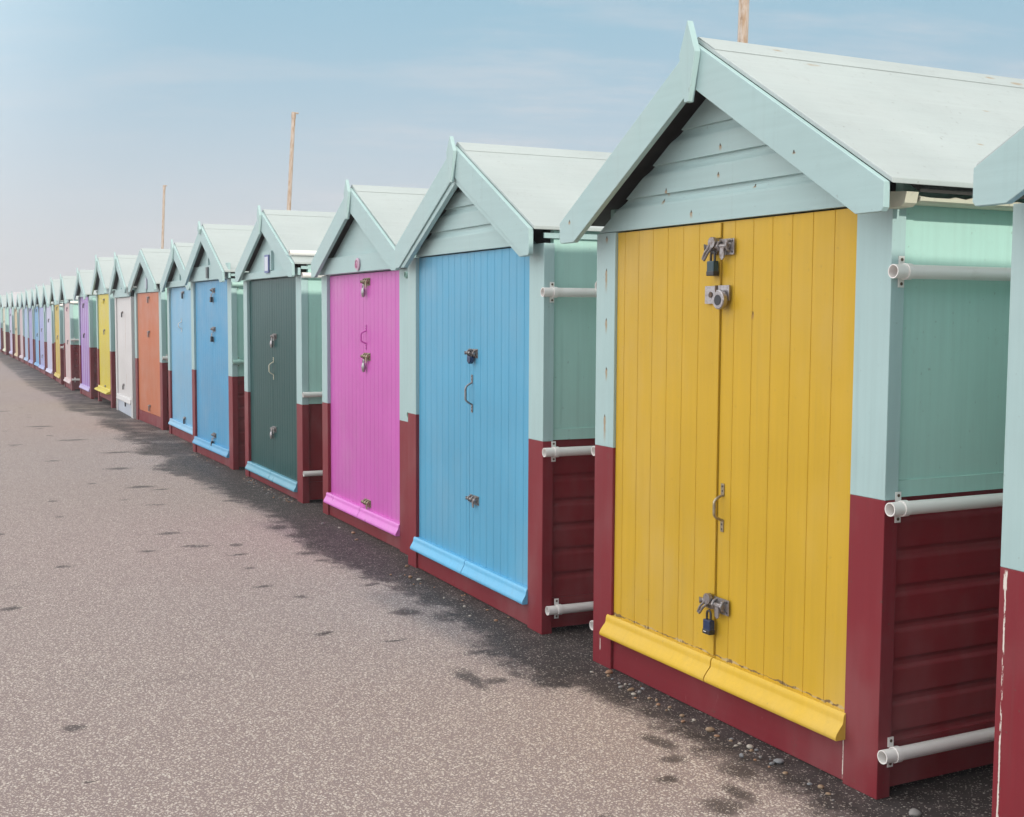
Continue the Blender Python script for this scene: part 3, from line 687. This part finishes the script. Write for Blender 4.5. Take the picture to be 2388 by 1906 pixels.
    for sc_,rmin,rmax,dens,dens_d,colA,colB in ((88,.16,.42,.46,.10,(.46,.39,.35),(.66,.60,.54)),(165,.18,.46,.50,.16,(.36,.29,.25),(.60,.54,.48)),(54,.10,.22,.22,.08,(.42,.36,.30),(.62,.58,.53))):
        v=vor(sc_); s=t.node('ShaderNodeSeparateColor'); t.l.new(v.outputs['Color'],s.inputs[0])
        rad=t.ramp(s.outputs[0],0,1,rmin,rmax,False)
        k=t.ramp(t.math('SUBTRACT',v.outputs['Distance'],rad),-.05,.05,1,0)
        thr=t.ramp(stain_shade,0.1,.85,1-dens,1-dens_d)
        on=t.math('GREATER_THAN',s.outputs[1],thr); k=t.math('MULTIPLY',k,on)
        cc=t.mix(s.outputs[2],colA,colB)
        c=t.mix(t.math('MULTIPLY',k,t.ramp(stain_shade,0,1,.90,.6)),c,cc)
        hk=t.math('MULTIPLY',k,.5); h=hk if h is None else t.math('MAXIMUM',h,hk)
    h=t.math('ADD',h,t.math('MULTIPLY',nf,.7)); h=t.math('ADD',h,t.math('MULTIPLY',n_mid,1.2))
    t.set(b.inputs['Base Color'],c); t.set(b.inputs['Roughness'],t.ramp(stain_shade,0,1,.72,.62)); b.inputs['Specular IOR Level'].default_value=.12
    t.set(b.inputs['Normal'],t.bump(h,.55,.004))
    return m
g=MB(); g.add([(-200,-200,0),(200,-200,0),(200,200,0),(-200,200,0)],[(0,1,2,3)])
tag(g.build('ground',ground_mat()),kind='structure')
# ------------------------------------------------------------------ pebbles along the hut feet
PEB=[plastic('tan_flint',(.30,.205,.13),.6,.2),plastic('orange_flint',(.32,.18,.105),.6,.2),plastic('grey_flint',(.24,.225,.215),.6,.2),plastic('pale_flint',(.40,.36,.31),.6,.2),plastic('blue_grey_flint',(.22,.225,.235),.55,.2)]
def pebble_bm(mb,x,y,r,mi=0,sy=None):
    bm=bmesh.new(); bmesh.ops.create_icosphere(bm,subdivisions=2,radius=r)
    a=random.uniform(0,6.3); sx=random.uniform(.8,1.35); sz=random.uniform(.5,.75); ph=[random.uniform(0,6) for _ in range(3)]
    for v in bm.verts:
        k=1+.16*math.sin(v.co.x/r*2.1+ph[0])+.13*math.sin(v.co.y/r*2.6+ph[1])+.1*math.sin(v.co.z/r*2.3+ph[2])
        v.co=Vector((v.co.x*sx*k,v.co.y*k,v.co.z*sz*k)); v.co.rotate(Matrix.Rotation(a,3,'Z')); v.co+=Vector((x,y,r*sz*.62))
    mb.add([v.co[:] for v in bm.verts],[tuple(v.index for v in f.verts) for f in bm.faces],mi,True); bm.free()
BIG=[(2.56,4.40,.016,1),(2.535,4.36,.010,0),(2.50,4.44,.008,3),(2.50,4.20,.012,2),(2.52,4.155,.013,0),(2.54,4.12,.011,2),(2.50,4.10,.012,3),(2.485,4.06,.007,1),(2.53,4.03,.009,0),(2.52,3.95,.010,1),(2.54,3.90,.009,0),(2.53,3.80,.012,0),(2.545,3.74,.010,3),(2.535,3.62,.015,0),(2.52,3.56,.011,1),(2.54,3.50,.009,0),(2.525,3.45,.008,3),(2.56,3.42,.016,3),(2.50,3.31,.007,1),(2.555,3.255,.017,4),(2.53,3.06,.011,4),(2.545,3.02,.013,0),(2.53,2.97,.009,0),(2.66,2.73,.020,2),(2.53,2.66,.013,2),
     (2.47,6.50,.014,1),(2.49,6.42,.017,3),(2.56,6.80,.014,0),(2.45,5.95,.009,3),(2.50,5.40,.010,1),(2.62,8.00,.018,1),(2.60,8.25,.012,3),(2.56,7.75,.012,0),(2.54,8.45,.014,2)]
cols=['tan','orange brown','grey','pale','bluish grey']
for i,(x,y,r,mi) in enumerate(BIG):
    mb=MB(); pebble_bm(mb,0,0,r*.82)
    o=mb.build('pebble',PEB[mi],None,(x,y,0))
    where='the near yellow hut' if y<4.5 else ('the sky blue hut' if y<6.9 else 'the magenta hut')
    tag(o,'%s pebble lying on dark asphalt along the red foot of %s'%(cols[mi],where),'pebble','pebbles along the feet of the huts')
mb=MB()
for k in range(150):
    q=random.random()
    if q<.55: y=random.uniform(9.55,11.25); x=2.60+random.gauss(0,.035)
    elif q<.75: y=random.uniform(2.9,4.5); x=2.53+random.gauss(0,.03)
    elif q<.9: y=random.uniform(11.9,13.4); x=2.58+random.gauss(0,.03)
    else: y=random.uniform(5.1,6.8); x=2.50+random.gauss(0,.05)
    pebble_bm(mb,x,y,random.uniform(.003,.009),random.randrange(5))
tag(mb.build('gravel',PEB),'scattered fine tan gravel washed along the feet of the huts','gravel',kind='stuff')
# ------------------------------------------------------------------ sky, sun
SUN_EL=R(26.5); SUN_AZ=R(180-4)      # clockwise from +Y; the sun stands down the row, a little behind the fronts
sd=Vector((math.sin(SUN_AZ)*math.cos(SUN_EL),math.cos(SUN_AZ)*math.cos(SUN_EL),math.sin(SUN_EL)))
w=bpy.data.worlds.new('World'); sc.world=w; w.use_nodes=True; t=NT(w.node_tree); t.n.clear()
out=t.node('ShaderNodeOutputWorld'); bg=t.node('ShaderNodeBackground'); t.l.new(bg.outputs[0],out.inputs[0])
SKYK=.12
bg.inputs['Strength'].default_value=SKYK
sky=t.node('ShaderNodeTexSky',sky_type='NISHITA'); sky.sun_disc=False; sky.sun_elevation=SUN_EL; sky.sun_rotation=SUN_AZ; sky.air_density=1.0; sky.dust_density=2.0; sky.ozone_density=1.2
d=t.node('ShaderNodeTexCoord').outputs['Generated']
sp=t.node('ShaderNodeSeparateXYZ'); t.l.new(d,sp.inputs[0]); DX,DY,DZ=sp.outputs
ez=t.math('MAXIMUM',DZ,0.0)
k=1/SKYK
veil=t.mix(t.ramp(ez,0.0,.26),(.66*k,.66*k,.70*k),(.345*k,.555*k,.68*k))       # thin high cloud veil
den=t.math('ADD',ez,.22)
cx=t.math('DIVIDE',DX,den); cy=t.math('DIVIDE',DY,den)
cv=t.node('ShaderNodeCombineXYZ'); t.set(cv.inputs[0],cx); t.set(cv.inputs[1],cy)
rot=t.node('ShaderNodeVectorRotate',rotation_type='Z_AXIS'); t.set(rot.inputs['Vector'],cv.outputs[0]); rot.inputs['Angle'].default_value=R(22)
st=t.mapping(rot.outputs[0],(.9,2.6,1))
wn=t.noise(st,1.5,7,.62); wn2=t.noise(rot.outputs[0],.55,3,.5)
cl=t.math('MULTIPLY',t.ramp(wn,.44,.68),t.ramp(wn2,.38,.62))
col=t.mix(t.math('ADD',.88,0),sky.outputs[0],veil)
col=t.mix(t.math('MULTIPLY',cl,.55),col,(.66*k,.68*k,.72*k))
# bright lobe added to the sky, upper left, to light the hut fronts
dot=t.vmath('DOT_PRODUCT',t.vmath('NORMALIZE',d),tuple(Vector((-.78,.34,.53)).normalized()))
bright=t.ramp(dot,.27,.95,0,1)
col=t.mix(t.ramp(ez,.30,.75),col,(.46*k,.47*k,.48*k))
col=t.mix(bright,col,(2.15*k,2.14*k,2.13*k))
t.set(bg.inputs['Color'],col)

sun=bpy.data.lights.new('sun','SUN'); sun.energy=2.7; sun.angle=R(1.5); sun.color=(1,.93,.82)
so=bpy.data.objects.new('sun',sun); COL.objects.link(so); so.rotation_euler=sd.to_track_quat('Z','Y').to_euler(); so.location=(0,-20,20)
hz=bpy.data.materials.new('haze_air'); hz.use_nodes=True; ht=NT(hz.node_tree); ht.n.clear()
ho=ht.node('ShaderNodeOutputMaterial'); hv=ht.node('ShaderNodeVolumePrincipled'); ht.l.new(hv.outputs[0],ho.inputs['Volume'])
hv.inputs['Color'].default_value=(.95,.96,1,1); hv.inputs['Density'].default_value=.0024; hv.inputs['Anisotropy'].default_value=.0
m_=MB(); m_.box(-205,205,-205,205,-1,7.2)
tag(m_.build('haze',hz),'thin pale haze added to fade the far end of the row','haze',kind='stuff')  # haze volume added to pale the far huts
# ------------------------------------------------------------------ camera
cam=bpy.data.cameras.new('camera'); co=bpy.data.objects.new('camera',cam); COL.objects.link(co); sc.camera=co
f,pi_,ya,ro=2868.12,R(4.3418),R(25.5403),R(.2987)
fw=Vector((math.sin(ya)*math.cos(pi_),math.cos(ya)*math.cos(pi_),-math.sin(pi_)))
r0=Vector((math.cos(ya),-math.sin(ya),0)); u0=r0.cross(fw)
r1=r0*math.cos(ro)+u0*math.sin(ro); u1=-r0*math.sin(ro)+u0*math.cos(ro)
co.matrix_world=Matrix(((r1.x,u1.x,-fw.x,0),(r1.y,u1.y,-fw.y,0),(r1.z,u1.z,-fw.z,1.5),(0,0,0,1)))
cam.sensor_width=36; cam.lens=36*f/2388; cam.clip_start=.05; cam.clip_end=2000
sc.view_settings.view_transform='Standard'; sc.view_settings.look='None'; sc.view_settings.exposure=.04; sc.view_settings.gamma=1
sc.cycles.max_bounces=8; sc.cycles.use_denoising=True
